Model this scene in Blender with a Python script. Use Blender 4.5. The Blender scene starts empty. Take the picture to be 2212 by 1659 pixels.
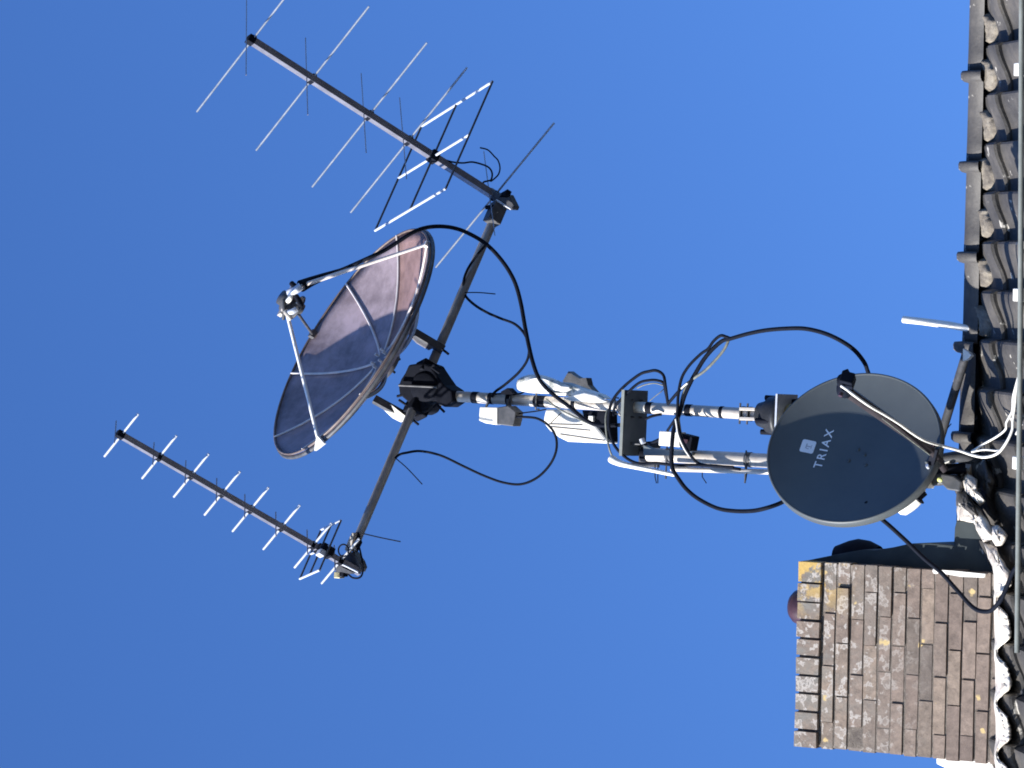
import bpy, math, random
from mathutils import Vector, Matrix
random.seed(7)
R = math.radians
sc = bpy.context.scene
col = sc.collection

# ------------------------------------------------------------------ camera
F = 7805.0            # focal length in reference pixels (frame 2212 wide)
S = 0.00205           # metres per reference pixel 16 m away
EL = R(30.0); RHO = R(2.3)
CAM = Vector((0, 0, 1.6))
d = Vector((0, math.cos(EL), math.sin(EL)))
R0 = Vector((1, 0, 0)); U0 = Vector((0, -math.sin(EL), math.cos(EL)))
ir = -math.cos(RHO) * U0 + math.sin(RHO) * R0     # frame right (the phone lay on its side)
idn = -math.sin(RHO) * U0 - math.cos(RHO) * R0    # frame down
cd = bpy.data.cameras.new('camera'); cam = bpy.data.objects.new('camera', cd); col.objects.link(cam)
m = Matrix((ir, -idn, -d)).transposed().to_4x4(); m.translation = CAM
cam.matrix_world = m
cd.sensor_width = 36; cd.lens = 36 * F / 2212; cd.clip_end = 3000; cd.clip_start = 0.1
sc.camera = cam

# ------------------------------------------------------------------ light
SUN = Vector((-.79, -.54, .33)).normalized()
w = bpy.data.worlds.new("World"); sc.world = w; w.use_nodes = True
nt = w.node_tree; bg = nt.nodes['Background']
sky = nt.nodes.new('ShaderNodeTexSky'); sky.sky_type = 'NISHITA'; sky.sun_disc = False
sky.sun_elevation = math.asin(SUN.z); sky.sun_rotation = math.atan2(SUN.x, SUN.y)
sky.air_density = 1.0; sky.dust_density = 0.6; sky.ozone_density = 3.0; sky.altitude = 0
tint = nt.nodes.new('ShaderNodeMix'); tint.data_type = 'RGBA'; tint.blend_type = 'MULTIPLY'; tint.inputs[0].default_value = 1
tint.inputs[7].default_value = (.445, .675, 1.10, 1)
nt.links.new(sky.outputs[0], tint.inputs[6]); nt.links.new(tint.outputs[2], bg.inputs[0]); bg.inputs[1].default_value = 0.110
ld = bpy.data.lights.new('sun', 'SUN'); ld.energy = 5.0; ld.angle = R(.53); ld.color = (1, .95, .88)
lo = bpy.data.objects.new('sun', ld); col.objects.link(lo)
lo.rotation_euler = SUN.to_track_quat('Z', 'Y').to_euler(); lo.location = SUN * 30
sc.view_settings.view_transform = 'Standard'; sc.view_settings.look = 'None'
sc.view_settings.exposure = 1.0; sc.view_settings.gamma = 1
sc.cycles.filter_width = 1.8

# ------------------------------------------------------------------ placing
Y0 = 16 * math.cos(EL)
def ray(px, py): return d + (px - 1106) / F * ir + (py - 829.5) / F * idn
def at(px, py, dy=0.0):
    r = ray(px, py); return CAM + r * ((Y0 + dy) / r.y)
def vec(a, b, c): return (ir * a + idn * b + d * c)
def V(*a): return Vector(a)

# ------------------------------------------------------------------ materials
def newmat(name):
    m = bpy.data.materials.new(name); m.use_nodes = True
    return m, m.node_tree.nodes, m.node_tree.links, m.node_tree.nodes['Principled BSDF']
def noise(N, L, scale, detail=4, rough=.6, obj=True, stretch=None):
    tc = N.new('ShaderNodeTexCoord'); n = N.new('ShaderNodeTexNoise')
    n.inputs['Scale'].default_value = scale; n.inputs['Detail'].default_value = detail; n.inputs['Roughness'].default_value = rough
    if stretch:
        mp = N.new('ShaderNodeMapping'); mp.inputs['Scale'].default_value = stretch
        L.new(tc.outputs['Object'], mp.inputs[0]); L.new(mp.outputs[0], n.inputs['Vector'])
    else: L.new(tc.outputs['Object'], n.inputs['Vector'])
    return n
def ramp(N, L, src, stops):
    r = N.new('ShaderNodeValToRGB'); L.new(src, r.inputs[0]); e = r.color_ramp.elements
    while len(e) > 1: e.remove(e[-1])
    e[0].position = stops[0][0]; e[0].color = (*stops[0][1], 1)
    for p, c in stops[1:]:
        x = e.new(p); x.color = (*c, 1)
    return r
def mix(N, L, fac, a, b):
    x = N.new('ShaderNodeMix'); x.data_type = 'RGBA'
    if isinstance(fac, (int, float)): x.inputs[0].default_value = fac
    else: L.new(fac, x.inputs[0])
    for s, v in ((x.inputs[6], a), (x.inputs[7], b)):
        if isinstance(v, tuple): s.default_value = (*v, 1)
        else: L.new(v, s)
    return x.outputs[2]
def bump(N, L, bs, src, dist=.004, st=.6):
    b = N.new('ShaderNodeBump'); b.inputs['Distance'].default_value = dist; b.inputs['Strength'].default_value = st
    L.new(src, b.inputs['Height']); L.new(b.outputs[0], bs.inputs['Normal'])
def simple(name, c1, c2, rough=.5, metal=0., scale=14, pos=(.35, .7), bd=.0008, spec=.5, stretch=None):
    m, N, L, b = newmat(name); n = noise(N, L, scale, 6, .65, stretch=stretch)
    L.new(ramp(N, L, n.outputs[0], [(pos[0], c1), (pos[1], c2)]).outputs[0], b.inputs['Base Color'])
    b.inputs['Roughness'].default_value = rough; b.inputs['Metallic'].default_value = metal
    b.inputs['Specular IOR Level'].default_value = spec
    if bd:
        n2 = noise(N, L, scale * 5, 4); bump(N, L, b, n2.outputs[0], bd, .5)
    return m
M = {}
M['galv'] = simple('galvanised_steel', (.42, .38, .34), (.58, .54, .48), .5, .15, 18, bd=.0003)
M['darksteel'] = simple('weathered_steel', (.05, .055, .065), (.11, .11, .12), .6, .2, 20, bd=.0004)
M['bluesteel'] = simple('painted_plate', (.10, .13, .155), (.13, .16, .185), .55, .0, 12, bd=.0003)
M['nearwhite'] = simple('near_white_paint', (.80, .80, .80), (.88, .88, .88), .4, 0, 20, bd=0)  # whiter paint of one feed strut and its foot
M['alu'] = simple('bright_aluminium', (.48, .52, .60), (.62, .65, .72), .45, .25, 25, bd=0)
M['boomalu'] = simple('dull_aluminium', (.17, .17, .20), (.28, .28, .32), .42, .5, 16, bd=0)
M['black'] = simple('black_rubber', (.003, .005, .012), (.006, .009, .018), .8, 0, 30, bd=0, spec=.15)
M['blackcast'] = simple('black_casting', (.0035, .005, .011), (.008, .010, .018), .8, 0, 22, bd=.0003, spec=.15)
M['grey_cable'] = simple('olive_grey_sheath', (.10, .11, .10), (.2, .21, .18), .6, 0, 40, bd=0)  # olive to grey tone of a few strands and one strip
M['white'] = simple('white_plastic', (.74, .72, .66), (.86, .85, .80), .45, 0, 9)
M['whitecable'] = simple('white_cable_sheath', (.66, .65, .60), (.8, .79, .75), .45, 0, 30, bd=0)
M['blotchwhite'] = simple('blotched_white_plastic', (.26, .28, .26), (.86, .84, .78), .55, 0, 9, (.38, .47))  # noise mixes grey blotches into the white
M['red'] = simple('dark_clay', (.035, .018, .024), (.075, .038, .044), .3, 0, 20)
M['lead'] = simple('shade_dark_render', (.020, .030, .035), (.038, .050, .054), .8, 0, 7)  # darkened to carry the shade on the right of the stack
M['yellow'] = simple('yellow_cap', (.65, .7, .25), (.75, .8, .35), .4)
M['brass'] = simple('dull_brass', (.35, .30, .16), (.5, .45, .28), .45, .4)
M['cement'] = None
m_, N, L, b = newmat('white_cement'); n = noise(N, L, 9, 8, .7)
v = ramp(N, L, n.outputs[0], [(.34, (.26, .22, .20)), (.44, (.50, .45, .40)), (.60, (.76, .72, .65))])
L.new(v.outputs[0], b.inputs[0]); b.inputs['Roughness'].default_value = .85; bump(N, L, b, n.outputs[0], .02, .7); M['cement'] = m_
m_, N, L, b = newmat('beige_mortar'); n = noise(N, L, 16, 8, .7)
v = ramp(N, L, n.outputs[0], [(.35, (.09, .078, .066)), (.5, (.17, .148, .12)), (.68, (.29, .26, .21))])
L.new(v.outputs[0], b.inputs[0]); b.inputs['Roughness'].default_value = .9; bump(N, L, b, n.outputs[0], .015, .7); M['mortar'] = m_
# roof tiles
m_, N, L, b = newmat('charcoal_tile'); n = noise(N, L, 5, 9, .68)
base = ramp(N, L, n.outputs[0], [(.32, (.030, .029, .030)), (.52, (.064, .060, .057)), (.72, (.125, .112, .098))])
n2 = noise(N, L, 11, 5, .6); spots = ramp(N, L, n2.outputs[0], [(.635, (0, 0, 0)), (.665, (1, 1, 1))])
c = mix(N, L, spots.outputs[0], base.outputs[0], (.42, .40, .36))
L.new(c, b.inputs[0]); b.inputs['Roughness'].default_value = .62
n3 = noise(N, L, 60, 6); bump(N, L, b, n3.outputs[0], .004, .6); M['tile'] = m_
# bricks
m_, N, L, b = newmat('weathered_brick')
g = N.new('ShaderNodeNewGeometry')
isl = ramp(N, L, g.outputs['Random Per Island'], [(0, (.125, .10, .09)), (.25, (.185, .15, .13)), (.5, (.155, .13, .115)), (.75, (.215, .175, .145)), (1, (.10, .088, .082))])
n = noise(N, L, 26, 8, .75); mott = ramp(N, L, n.outputs[0], [(.3, (.62, .59, .56)), (.7, (1.45, 1.38, 1.30))])
mm = N.new('ShaderNodeMix'); mm.data_type = 'RGBA'; mm.blend_type = 'MULTIPLY'; mm.inputs[0].default_value = 1
L.new(isl.outputs[0], mm.inputs[6]); L.new(mott.outputs[0], mm.inputs[7])
# grey weathering and lichen that grows on the upper courses (object z = height)
tc = N.new('ShaderNodeTexCoord'); sx = N.new('ShaderNodeSeparateXYZ'); L.new(tc.outputs['Object'], sx.inputs[0])
def maprange(src, a, b_, c_=0, d_=1):
    q = N.new('ShaderNodeMapRange'); q.inputs[1].default_value = a; q.inputs[2].default_value = b_; q.inputs[3].default_value = c_; q.inputs[4].default_value = d_
    L.new(src, q.inputs[0]); return q.outputs[0]
def mul(a, b_):
    q = N.new('ShaderNodeMath'); q.operation = 'MULTIPLY'; L.new(a, q.inputs[0]); L.new(b_, q.inputs[1]); return q.outputs[0]
hup = maprange(sx.outputs[2], .35, .90)
nA = noise(N, L, 7, 6, .7); gA = ramp(N, L, nA.outputs[0], [(.46, (0, 0, 0)), (.6, (1, 1, 1))])
c1 = mix(N, L, mul(gA.outputs[0], hup), mm.outputs[2], (.17, .165, .15))
nB = noise(N, L, 19, 5, .6); gB = ramp(N, L, nB.outputs[0], [(.545, (0, 0, 0)), (.575, (1, 1, 1)), (.60, (.9, .9, .9)), (.63, (.25, .25, .25))])
hB = maprange(sx.outputs[2], .25, .6)
c2 = mix(N, L, mul(gB.outputs[0], hB), c1, (.38, .35, .32))
nC = noise(N, L, 9, 6, .65); gC = ramp(N, L, nC.outputs[0], [(.47, (0, 0, 0)), (.52, (1, 1, 1))])
hx = maprange(sx.outputs[0], .52, .72); hC = maprange(sx.outputs[2], .60, .74)
c3 = mix(N, L, mul(mul(gC.outputs[0], hx), hC), c2, (.46, .31, .10))
nD = noise(N, L, 12, 3, .5); gD = ramp(N, L, nD.outputs[0], [(.70, (0, 0, 0)), (.73, (1, 1, 1))])
c4 = mix(N, L, gD.outputs[0], c3, (.48, .36, .17))
L.new(c4, b.inputs[0]); b.inputs['Roughness'].default_value = .9; bump(N, L, b, n.outputs[0], .006, .8); M['brick'] = m_
m_, N, L, b = newmat('joint_mortar'); n = noise(N, L, 30, 6, .7)
L.new(ramp(N, L, n.outputs[0], [(.3, (.12, .10, .09)), (.7, (.27, .235, .20))]).outputs[0], b.inputs[0]); b.inputs['Roughness'].default_value = .95
bump(N, L, b, n.outputs[0], .006, .6); M['joint'] = m_
# offset dish paint
m_, N, L, b = newmat('anthracite_paint'); n = noise(N, L, 4, 8, .7)
L.new(ramp(N, L, n.outputs[0], [(.3, (.062, .073, .080)), (.7, (.082, .095, .10))]).outputs[0], b.inputs[0])
b.inputs['Roughness'].default_value = .48; b.inputs['Specular IOR Level'].default_value = .5; M['anth'] = m_
m_, N, L, b = newmat('brown_petal'); n = noise(N, L, 5, 8, .7)
g = N.new('ShaderNodeNewGeometry')
pet = ramp(N, L, g.outputs['Random Per Island'], [(0, (.27, .17, .155)), (.35, (.31, .25, .28)), (.7, (.28, .21, .22)), (1, (.38, .34, .40))])
st = ramp(N, L, n.outputs[0], [(.36, (.62, .60, .60)), (.5, (1, 1, 1)), (.62, (1.3, 1.3, 1.34))])
mm = N.new('ShaderNodeMix'); mm.data_type = 'RGBA'; mm.blend_type = 'MULTIPLY'; mm.inputs[0].default_value = 1
L.new(pet.outputs[0], mm.inputs[6]); L.new(st.outputs[0], mm.inputs[7]); L.new(mm.outputs[2], b.inputs[0])
b.inputs['Roughness'].default_value = .6
# fine perforated sheet: part of the sky behind shows through the holes
tr = N.new('ShaderNodeBsdfTransparent'); ms = N.new('ShaderNodeMixShader'); ms.inputs[0].default_value = .17
L.new(b.outputs[0], ms.inputs[1]); L.new(tr.outputs[0], ms.inputs[2]); L.new(ms.outputs[0], N['Material Output'].inputs['Surface']); M['petal'] = m_
M['rib'] = simple('pale_rib', (.62, .57, .55), (.76, .71, .69), .5, .05, 20, bd=0)
M['darkcast'] = simple('dark_cast_housing', (.012, .014, .018), (.035, .037, .042), .5, .1, 16, bd=.001)
M['rod'] = simple('dull_rod_aluminium', (.20, .24, .31), (.34, .38, .46), .45, .25, 22, bd=0)
M['tubegrey'] = simple('weathered_tube', (.24, .245, .25), (.38, .38, .38), .5, .2, 14, bd=0)
M['armbrown'] = simple('dark_brown_paint', (.022, .018, .022), (.040, .033, .038), .6, 0, 12, bd=0, spec=.3)
M['rimbrown'] = simple('brown_rim_paint', (.10, .075, .07), (.20, .16, .145), .5, .1, 14, bd=0)
M['pipegrey'] = simple('grey_green_pipe', (.17, .185, .17), (.25, .265, .245), .5, 0, 12, bd=0)
m_, N, L, b = newmat('painted_wall'); n = noise(N, L, 3, 6)
L.new(ramp(N, L, n.outputs[0], [(.3, (.55, .52, .46)), (.7, (.66, .63, .57))]).outputs[0], b.inputs[0]); b.inputs['Roughness'].default_value = .9; M['wall'] = m_
m_, N, L, b = newmat('asphalt'); n = noise(N, L, .8, 8, .7)
L.new(ramp(N, L, n.outputs[0], [(.3, (.035, .035, .038)), (.7, (.06, .06, .062))]).outputs[0], b.inputs[0]); b.inputs['Roughness'].default_value = .95; M['asphalt'] = m_
M['glass'] = simple('dark_window_glass', (.02, .025, .03), (.03, .035, .04), .08, 0, 3)
M['print'] = simple('pale_print', (.80, .84, .88), (.88, .90, .92), .5, 0, 60)
M['printgrey'] = simple('grey_print', (.42, .45, .50), (.5, .53, .58), .5, 0, 60)

# ------------------------------------------------------------------ mesh builder
def perp(a):
    a = a.normalized(); t = V(0, 0, 1) if abs(a.z) < .9 else V(1, 0, 0)
    u = a.cross(t).normalized(); return u, a.cross(u).normalized()
def spline(pts, n=6):
    """Catmull-Rom through the points"""
    P = [pts[0] * 2 - pts[1]] + list(pts) + [pts[-1] * 2 - pts[-2]]; out = []
    for i in range(1, len(P) - 2):
        p0, p1, p2, p3 = P[i - 1:i + 3]
        for k in range(n):
            t = k / n
            out.append(.5 * ((2 * p1) + (p2 - p0) * t + (2 * p0 - 5 * p1 + 4 * p2 - p3) * t * t + (3 * p1 - p0 - 3 * p2 + p3) * t ** 3))
    out.append(pts[-1].copy()); return out
class MB:
    def __init__(s): s.v = []; s.f = []; s.sm = []
    def add(s, vs, fs, smooth=False):
        o = len(s.v); s.v += [Vector(x) for x in vs]; s.f += [tuple(i + o for i in f) for f in fs]; s.sm += [smooth] * len(fs)
        return s
    def tube(s, pts, r, n=12, caps=True):
        k = len(pts); rr = r if isinstance(r, (list, tuple)) else [r] * k
        t0 = (pts[1] - pts[0]).normalized(); u, _ = perp(t0); vs = []
        for i, p in enumerate(pts):
            t = (pts[min(i + 1, k - 1)] - pts[max(i - 1, 0)]).normalized()
            u = (u - t * u.dot(t)).normalized(); w_ = t.cross(u)
            for j in range(n):
                a = 2 * math.pi * j / n; vs.append(p + (u * math.cos(a) + w_ * math.sin(a)) * rr[i])
        fs = [(i * n + j, i * n + (j + 1) % n, (i + 1) * n + (j + 1) % n, (i + 1) * n + j) for i in range(k - 1) for j in range(n)]
        s.add(vs, fs, True)
        if caps:
            s.add(vs[:n], [tuple(range(n))[::-1]]); s.add(vs[-n:], [tuple(range(n))])
        return s
    def cyl(s, a, b, r, n=16): return s.tube([a, b], r, n)
    def box(s, c, ax, h):
        """c centre, ax three unit vectors, h three half sizes"""
        X, Y, Z = [a * q for a, q in zip(ax, h)]
        vs = [c + X * i + Y * j + Z * k for i in (-1, 1) for j in (-1, 1) for k in (-1, 1)]
        return s.add(vs, [(0, 1, 3, 2), (4, 6, 7, 5), (0, 4, 5, 1), (2, 3, 7, 6), (0, 2, 6, 4), (1, 5, 7, 3)])
    def bar(s, a, b, w_, h, side):
        """square bar from a to b, w along side, h across"""
        t = (b - a).normalized(); side = (side - t * side.dot(t)).normalized(); o = t.cross(side)
        return s.box((a + b) / 2, (t, side, o), ((b - a).length / 2, w_ / 2, h / 2))
    def prism(s, poly, ext):
        n = len(poly); vs = list(poly) + [p + ext for p in poly]
        return s.add(vs, [tuple(range(n)), tuple(range(2 * n - 1, n - 1, -1))] + [(i, i + n, (i + 1) % n + n, (i + 1) % n) for i in range(n)])
    def lathe(s, o, ax, prof, n=24, u=None):
        ax = ax.normalized(); u, w_ = perp(ax) if u is None else (u, ax.cross(u))
        vs = [o + ax * h + (u * math.cos(2 * math.pi * j / n) + w_ * math.sin(2 * math.pi * j / n)) * r for h, r in prof for j in range(n)]
        k = len(prof)
        return s.add(vs, [(i * n + j, i * n + (j + 1) % n, (i + 1) * n + (j + 1) % n, (i + 1) * n + j) for i in range(k - 1) for j in range(n)], True)
    def build(s, name, mat, parent=None, loc=None, bevel=0):
        me = bpy.data.meshes.new(name)
        root = parent
        while root is not None and root.parent: root = root.parent
        o_ = root.location.copy() if root is not None else (loc if loc is not None else sum(s.v, V(0, 0, 0)) / len(s.v))
        me.from_pydata([tuple(v - o_) for v in s.v], [], s.f); me.update()
        for p, q in zip(me.polygons, s.sm): p.use_smooth = q
        import bmesh
        bm = bmesh.new(); bm.from_mesh(me)
        bmesh.ops.recalc_face_normals(bm, faces=bm.faces); bm.to_mesh(me); bm.free()
        ob = bpy.data.objects.new(name, me); col.objects.link(ob); me.materials.append(M[mat] if isinstance(mat, str) else mat)
        if parent is not None: ob.parent = parent
        else: ob.location = o_
        if bevel:
            bv = ob.modifiers.new('bevel', 'BEVEL'); bv.width = bevel; bv.segments = 2; bv.limit_method = 'ANGLE'
        return ob
def tag(o, label=None, cat=None, group=None, kind=None):
    for k, v_ in (('label', label), ('category', cat), ('group', group), ('kind', kind)):
        if v_: o[k] = v_
    return o
def thing(name, loc, label, cat, group=None):
    o = bpy.data.objects.new(name, None); o.location = loc; o.empty_display_size = .1; col.objects.link(o)
    return tag(o, label, cat, group)
def cable(name, pts, r, mat, label, cat='cable', n=6, group=None):
    P = spline([at(*p) for p in pts], n)
    return tag(MB().tube(P, r, 8).build(name, mat), label, cat, group)

# ================================================================== SETTING
X = V(1, 0, 0); Yv = V(0, 1, 0); Zv = V(0, 0, 1)
tag(MB().add([V(-600, -600, 0), V(600, -600, 0), V(600, 600, 0), V(-600, 600, 0)], [(0, 1, 2, 3)]).build('ground', 'asphalt', loc=V(0, 0, 0)), kind='structure')

# ------------------------------------------------------------------ house
PSI = R(2.4)
h = V(math.cos(PSI), -math.sin(PSI), 0)        # along the ridge, towards the right
g = V(-math.sin(PSI), -math.cos(PSI), 0)       # horizontal, towards the viewer
PITCH = R(45)
sl = g * math.cos(PITCH) - Zv * math.sin(PITCH)    # down the front slope
sn = g * math.sin(PITCH) + Zv * math.cos(PITCH)    # slope normal
A = at(2083, 500, .05)                          # crown of the ridge caps in the picture
CR = .10
RC = A - V(0, -math.sin(R(23)), math.cos(R(23))) * CR   # centre line of the caps
def onslope(px, py, hgt=0.0):
    hgt += .068; r = ray(px, py); p0 = RC + sn * hgt; return CAM + r * ((p0 - CAM).dot(sn) / r.dot(sn))
house = thing('house', V(RC.x, RC.y, 0), 'house with a dark pantiled roof, ridge caps and a weathered brick chimney', 'house')
PW = .2015; EXP = .295
PH0 = (onslope(2150, 306) - RC).dot(h) / PW
def fade(v, a, b): return max(0., min(1., (v - a) / (b - a)))
def tile_h(u):
    p = (-u / PW + PH0) % 1.0     # p grows to the left
    A_ = .058
    if p < .05: return A_ * (p / .05) ** .8
    q = (p - .05) / .95
    return A_ * (.5 + .5 * math.cos(math.pi * min(1, q * 1.05)))
roof = MB(); x0, x1 = -4.2, 4.2; nu = int((x1 - x0) / PW * 22)
for k in range(14):
    v0 = .02 + k * EXP; rows = []
    jit = random.uniform(-.004, .004)
    for (vv, lift) in ((v0 - .03, 0), (v0 + .11, .010), (v0 + .2, .018), (v0 + EXP, .026), (v0 + EXP + .004, .014), (v0 + EXP, -.012)):
        rows.append([RC + h * (x0 + (x1 - x0) * i / nu) + sl * (vv + .004 * math.sin(i / 22 * 1.7 + k)) + sn * (tile_h(x0 + (x1 - x0) * i / nu + jit) * (1 if lift > 0 else .9) * (.45 + .55 * fade(vv, .10, .20)) + lift + .036 - .018 * (1 - fade(vv, .10, .22))) for i in range(nu + 1)])
    vs = [p for r_ in rows for p in r_]; n = nu + 1
    roof.add(vs[:4 * n], [(a * n + i, a * n + i + 1, (a + 1) * n + i + 1, (a + 1) * n + i) for a in range(3) for i in range(nu)], False)
    roof.add(vs[3 * n:], [(a * n + i, a * n + i + 1, (a + 1) * n + i + 1, (a + 1) * n + i) for a in range(2) for i in range(nu)], False)
back = [RC + h * x0 - Zv * .03, RC + h * x1 - Zv * .03, RC + h * x1 - g * 3 - Zv * 3.0, RC + h * x0 - g * 3 - Zv * 3.0]
roof.add(back, [(0, 1, 2, 3)])
und = [RC + h * x0 - sn * .10, RC + h * x1 - sn * .10, RC + h * x1 + sl * 4.15 - sn * .10, RC + h * x0 + sl * 4.15 - sn * .10]
roof.add(und, [(0, 1, 2, 3)])
roof_o = roof.build('roof', 'tile', house)
# walls
wl = MB(); ez = RC.z - 2.9
f0 = V(RC.x, RC.y, 0); W_ = lambda a, b_, z: V(0, 0, z) + f0 + h * a + g * b_
wl.add([W_(-4, 2.75, 0), W_(4, 2.75, 0), W_(4, 2.75, ez), W_(-4, 2.75, ez), W_(-4, -2.75, 0), W_(4, -2.75, 0), W_(4, -2.75, ez), W_(-4, -2.75, ez), W_(4, 0, RC.z - .15), W_(-4, 0, RC.z - .15)],
       [(0, 1, 2, 3), (5, 4, 7, 6), (1, 5, 6, 8, 2), (4, 0, 3, 9, 7)])
wl.build('wall', 'wall', house)
for a in (-2.2, 2.2):
    wi = MB().box(W_(a, 2.76, 2.2), (h, g, Zv), (.6, .03, .65)).build('window', 'white', house)
    MB().box(W_(a, 2.80, 2.2), (h, g, Zv), (.52, .012, .57)).build('pane', 'glass', wi)
# ridge caps: one with a collar, the rest are copies
capy = [357 + 176.0 * k for k in range(-3, 5)]
s0 = (at(2083, 357, .05) - A).dot(h)
cap = MB(); LC = 176 * S * 1.035
def arc(x, r, a0=0, a1=180, n=20): return [RC + h * x + (g * math.cos(R(a0 + (a1 - a0) * i / n)) + Zv * math.sin(R(a0 + (a1 - a0) * i / n))) * r for i in range(n + 1)]
prof = [(0, .085), (.004, .128), (.015, .133), (.036, .131), (.047, .118), (.052, .099), (.30, .100), (LC + .01, .102), (LC + .01, .085)]
rings = [arc(-x, r) for x, r in prof]; n = 21
cap.add([p for r_ in rings for p in r_], [(a * n + i, a * n + i + 1, (a + 1) * n + i + 1, (a + 1) * n + i) for a in range(len(prof) - 1) for i in range(20)], True)
cap_o = cap.build('ridge_cap', 'tile', roof_o)
first = True
for k in range(-9, 14):
    s_ = s0 + .02 + k * LC
    if abs(s_) > 4.1: continue
    if -0.90 > s_ > -2.1: continue       # where the chimney stands
    o = cap_o if first else cap_o.copy()
    if not first: col.objects.link(o); o.parent = roof_o
    first = False
    o.location = h * s_ + V(0, 0, random.uniform(-.004, .004)); o.rotation_euler = (0, 0, random.uniform(-.006, .006))
# beige mortar bedding wedged into the pans under the caps
def tile_z(u, v):
    f_ = fade(v, .10, .20); return tile_h(u) * (.45 + .55 * f_) + .010 + .008 * fade(v, .1, .2) + .036 - .018 * (1 - fade(v, .10, .22))
un = int(4.0 / PW)
for i in range(-un, un):
    ua = (i + PH0) * PW                       # jump of the profile, pan lies to its right
    if -2.2 < ua < -.62 or abs(ua) > 4: continue
    nu_, nv_ = 14, 8; ed_ = random.uniform(.165, .195); vs = []; w0, w1 = random.uniform(.02, .06), random.uniform(.60, .72)
    ph = random.uniform(0, 6); wig = [random.uniform(-.010, .010) for _ in range(nu_ + 1)]
    for a in range(nu_ + 1):
        t = a / nu_; uu = ua + PW * (w0 + (w1 - w0) * t) + random.uniform(-.002, .002)
        ve = .07 + (ed_ - .07) * max(.12, math.sin(math.pi * (.08 + .86 * t)) ** .7) * (1 - .35 * t) + wig[a] + .006 * math.sin(9 * t + ph)
        for b_ in range(nv_ + 1):
            k_ = b_ / nv_; v_ = .055 + (ve - .055) * k_
            hz = tile_z(uu, v_) + .030 * (1 - k_) + .012 * math.sin(math.pi * k_) + random.uniform(-.003, .003) - (.02 if b_ == nv_ or a in (0, nu_) else 0)
            vs.append(RC + h * uu + sl * v_ + sn * hz)
    MB().add(vs, [(a * (nv_ + 1) + b_, a * (nv_ + 1) + b_ + 1, (a + 1) * (nv_ + 1) + b_ + 1, (a + 1) * (nv_ + 1) + b_) for a in range(nu_) for b_ in range(nv_)], True).build('mortar_bedding', 'mortar', roof_o)

# ------------------------------------------------------------------ chimney
DYC = -.15
def ch(px, py): return at(px, py, DYC)
tl = ch(1735, 1211); bl = ch(2148, 1243)
CY = tl.y; zt = tl.z; zb = bl.z - .25
xr = tl.x; xl = ch(1735, 1612).x; xr2 = bl.x
CW = (xr - xl)
H = tl.z - bl.z
ro = V(xl, CY, bl.z)         # object z runs 0..H up the front, x 0..CW
hx_ = h; 
cen = lambda x, z, y=0: V(xl, CY, bl.z) + h * x - g * y + Zv * z
chm = MB(); cdp = .40
# mortar core
core = MB(); core.add([cen(x, z, y) for x in (.012, CW - .05) for y in (.006, cdp - .01) for z in (-.6, H - .006)], [(0, 1, 3, 2), (4, 6, 7, 5), (0, 4, 5, 1), (2, 3, 7, 6), (0, 2, 6, 4), (1, 5, 7, 3)])
core.box(cen(CW / 2, H / 2 - .32, .0615), (h, -g, Zv), (CW / 2 - .004, .0555, H / 2 + .29))
zcap = .105
NC = 12; ch_h = (H - zcap) / NC
def brick(x, z, l, hh, y0=0., dep=.1, jit=.003):
    a = [random.uniform(-jit, jit) for _ in range(6)]
    yo = y0 + random.uniform(-.003, .002)
    vs = []
    for X_ in (x + a[0], x + l + a[1]):
        for Y_ in (yo + a[4], yo + dep):
            for Z_ in (z + a[2], z + hh + a[3]):
                vs.append(cen(X_, Z_ + random.uniform(-.0015, .0015), Y_))
    chm.add(vs, [(0, 1, 3, 2), (4, 6, 7, 5), (0, 4, 5, 1), (2, 3, 7, 6), (0, 2, 6, 4), (1, 5, 7, 3)])
J = .010
for k in range(-1, NC):
    z = k * ch_h; x = 0.0; n_ = 0
    off = (k % 2) * .12 + random.uniform(-.01, .01)
    x = -off
    while x < CW - .02:
        l = .222 + random.uniform(-.008, .008)
        xa = max(0, x); xb = min(CW, x + l)
        if xb - xa > .03: brick(xa, z, xb - xa, ch_h - J, random.choice((0, 0, 0, .004, -.004)))
        x += l + .006
    for side in (0, 1):            # the two returns
        y = .105 if k % 2 else .105
        while y < cdp:
            l = min(.21, cdp - y); xx = 0 if side == 0 else CW - .145
            a = random.uniform(-.003, .003)
            vs = [cen(X_ + a, Z_, Y_) for X_ in (xx, xx + .1) for Y_ in (y, y + l) for Z_ in (z, z + ch_h - J)]
            chm.add(vs, [(0, 1, 3, 2), (4, 6, 7, 5), (0, 4, 5, 1), (2, 3, 7, 6), (0, 2, 6, 4), (1, 5, 7, 3)])
            y += l + J
x = 0
while x < CW - .02:                # brick-on-edge capping course, slightly proud
    l = .066 + random.uniform(-.004, .006)
    if CW - x - l < .03: l = CW - x
    brick(x, H - zcap + .004, l, zcap - .004, -.014, cdp + .02, .002); x += l + .010
chim = chm.build('chimney', 'brick', house)
# let object coordinates of the chimney run from its lower left corner
def rebase(o, org):
    me = o.data; root = house.location; dlt = org - root
    for v_ in me.vertices: v_.co -= dlt
    o.location = dlt
rebase(chim, ro)
core_o = core.build('joint', 'joint', None, loc=ro); core_o.parent = chim; core_o.location = (0, 0, 0)
def chpart(mb, name, mat, bevel=0):
    o = mb.build(name, mat, None, loc=ro, bevel=bevel); o.parent = chim; o.location = (0, 0, 0); return o
pc = at(1733, 1311, DYC + .12)
chpart(MB().lathe(pc - Zv * .03, Zv, [(0, .080), (.035, .078), (.058, .069), (.075, .052), (.083, .024), (.085, .001)], 28), 'chimney_pot', 'red')
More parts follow.
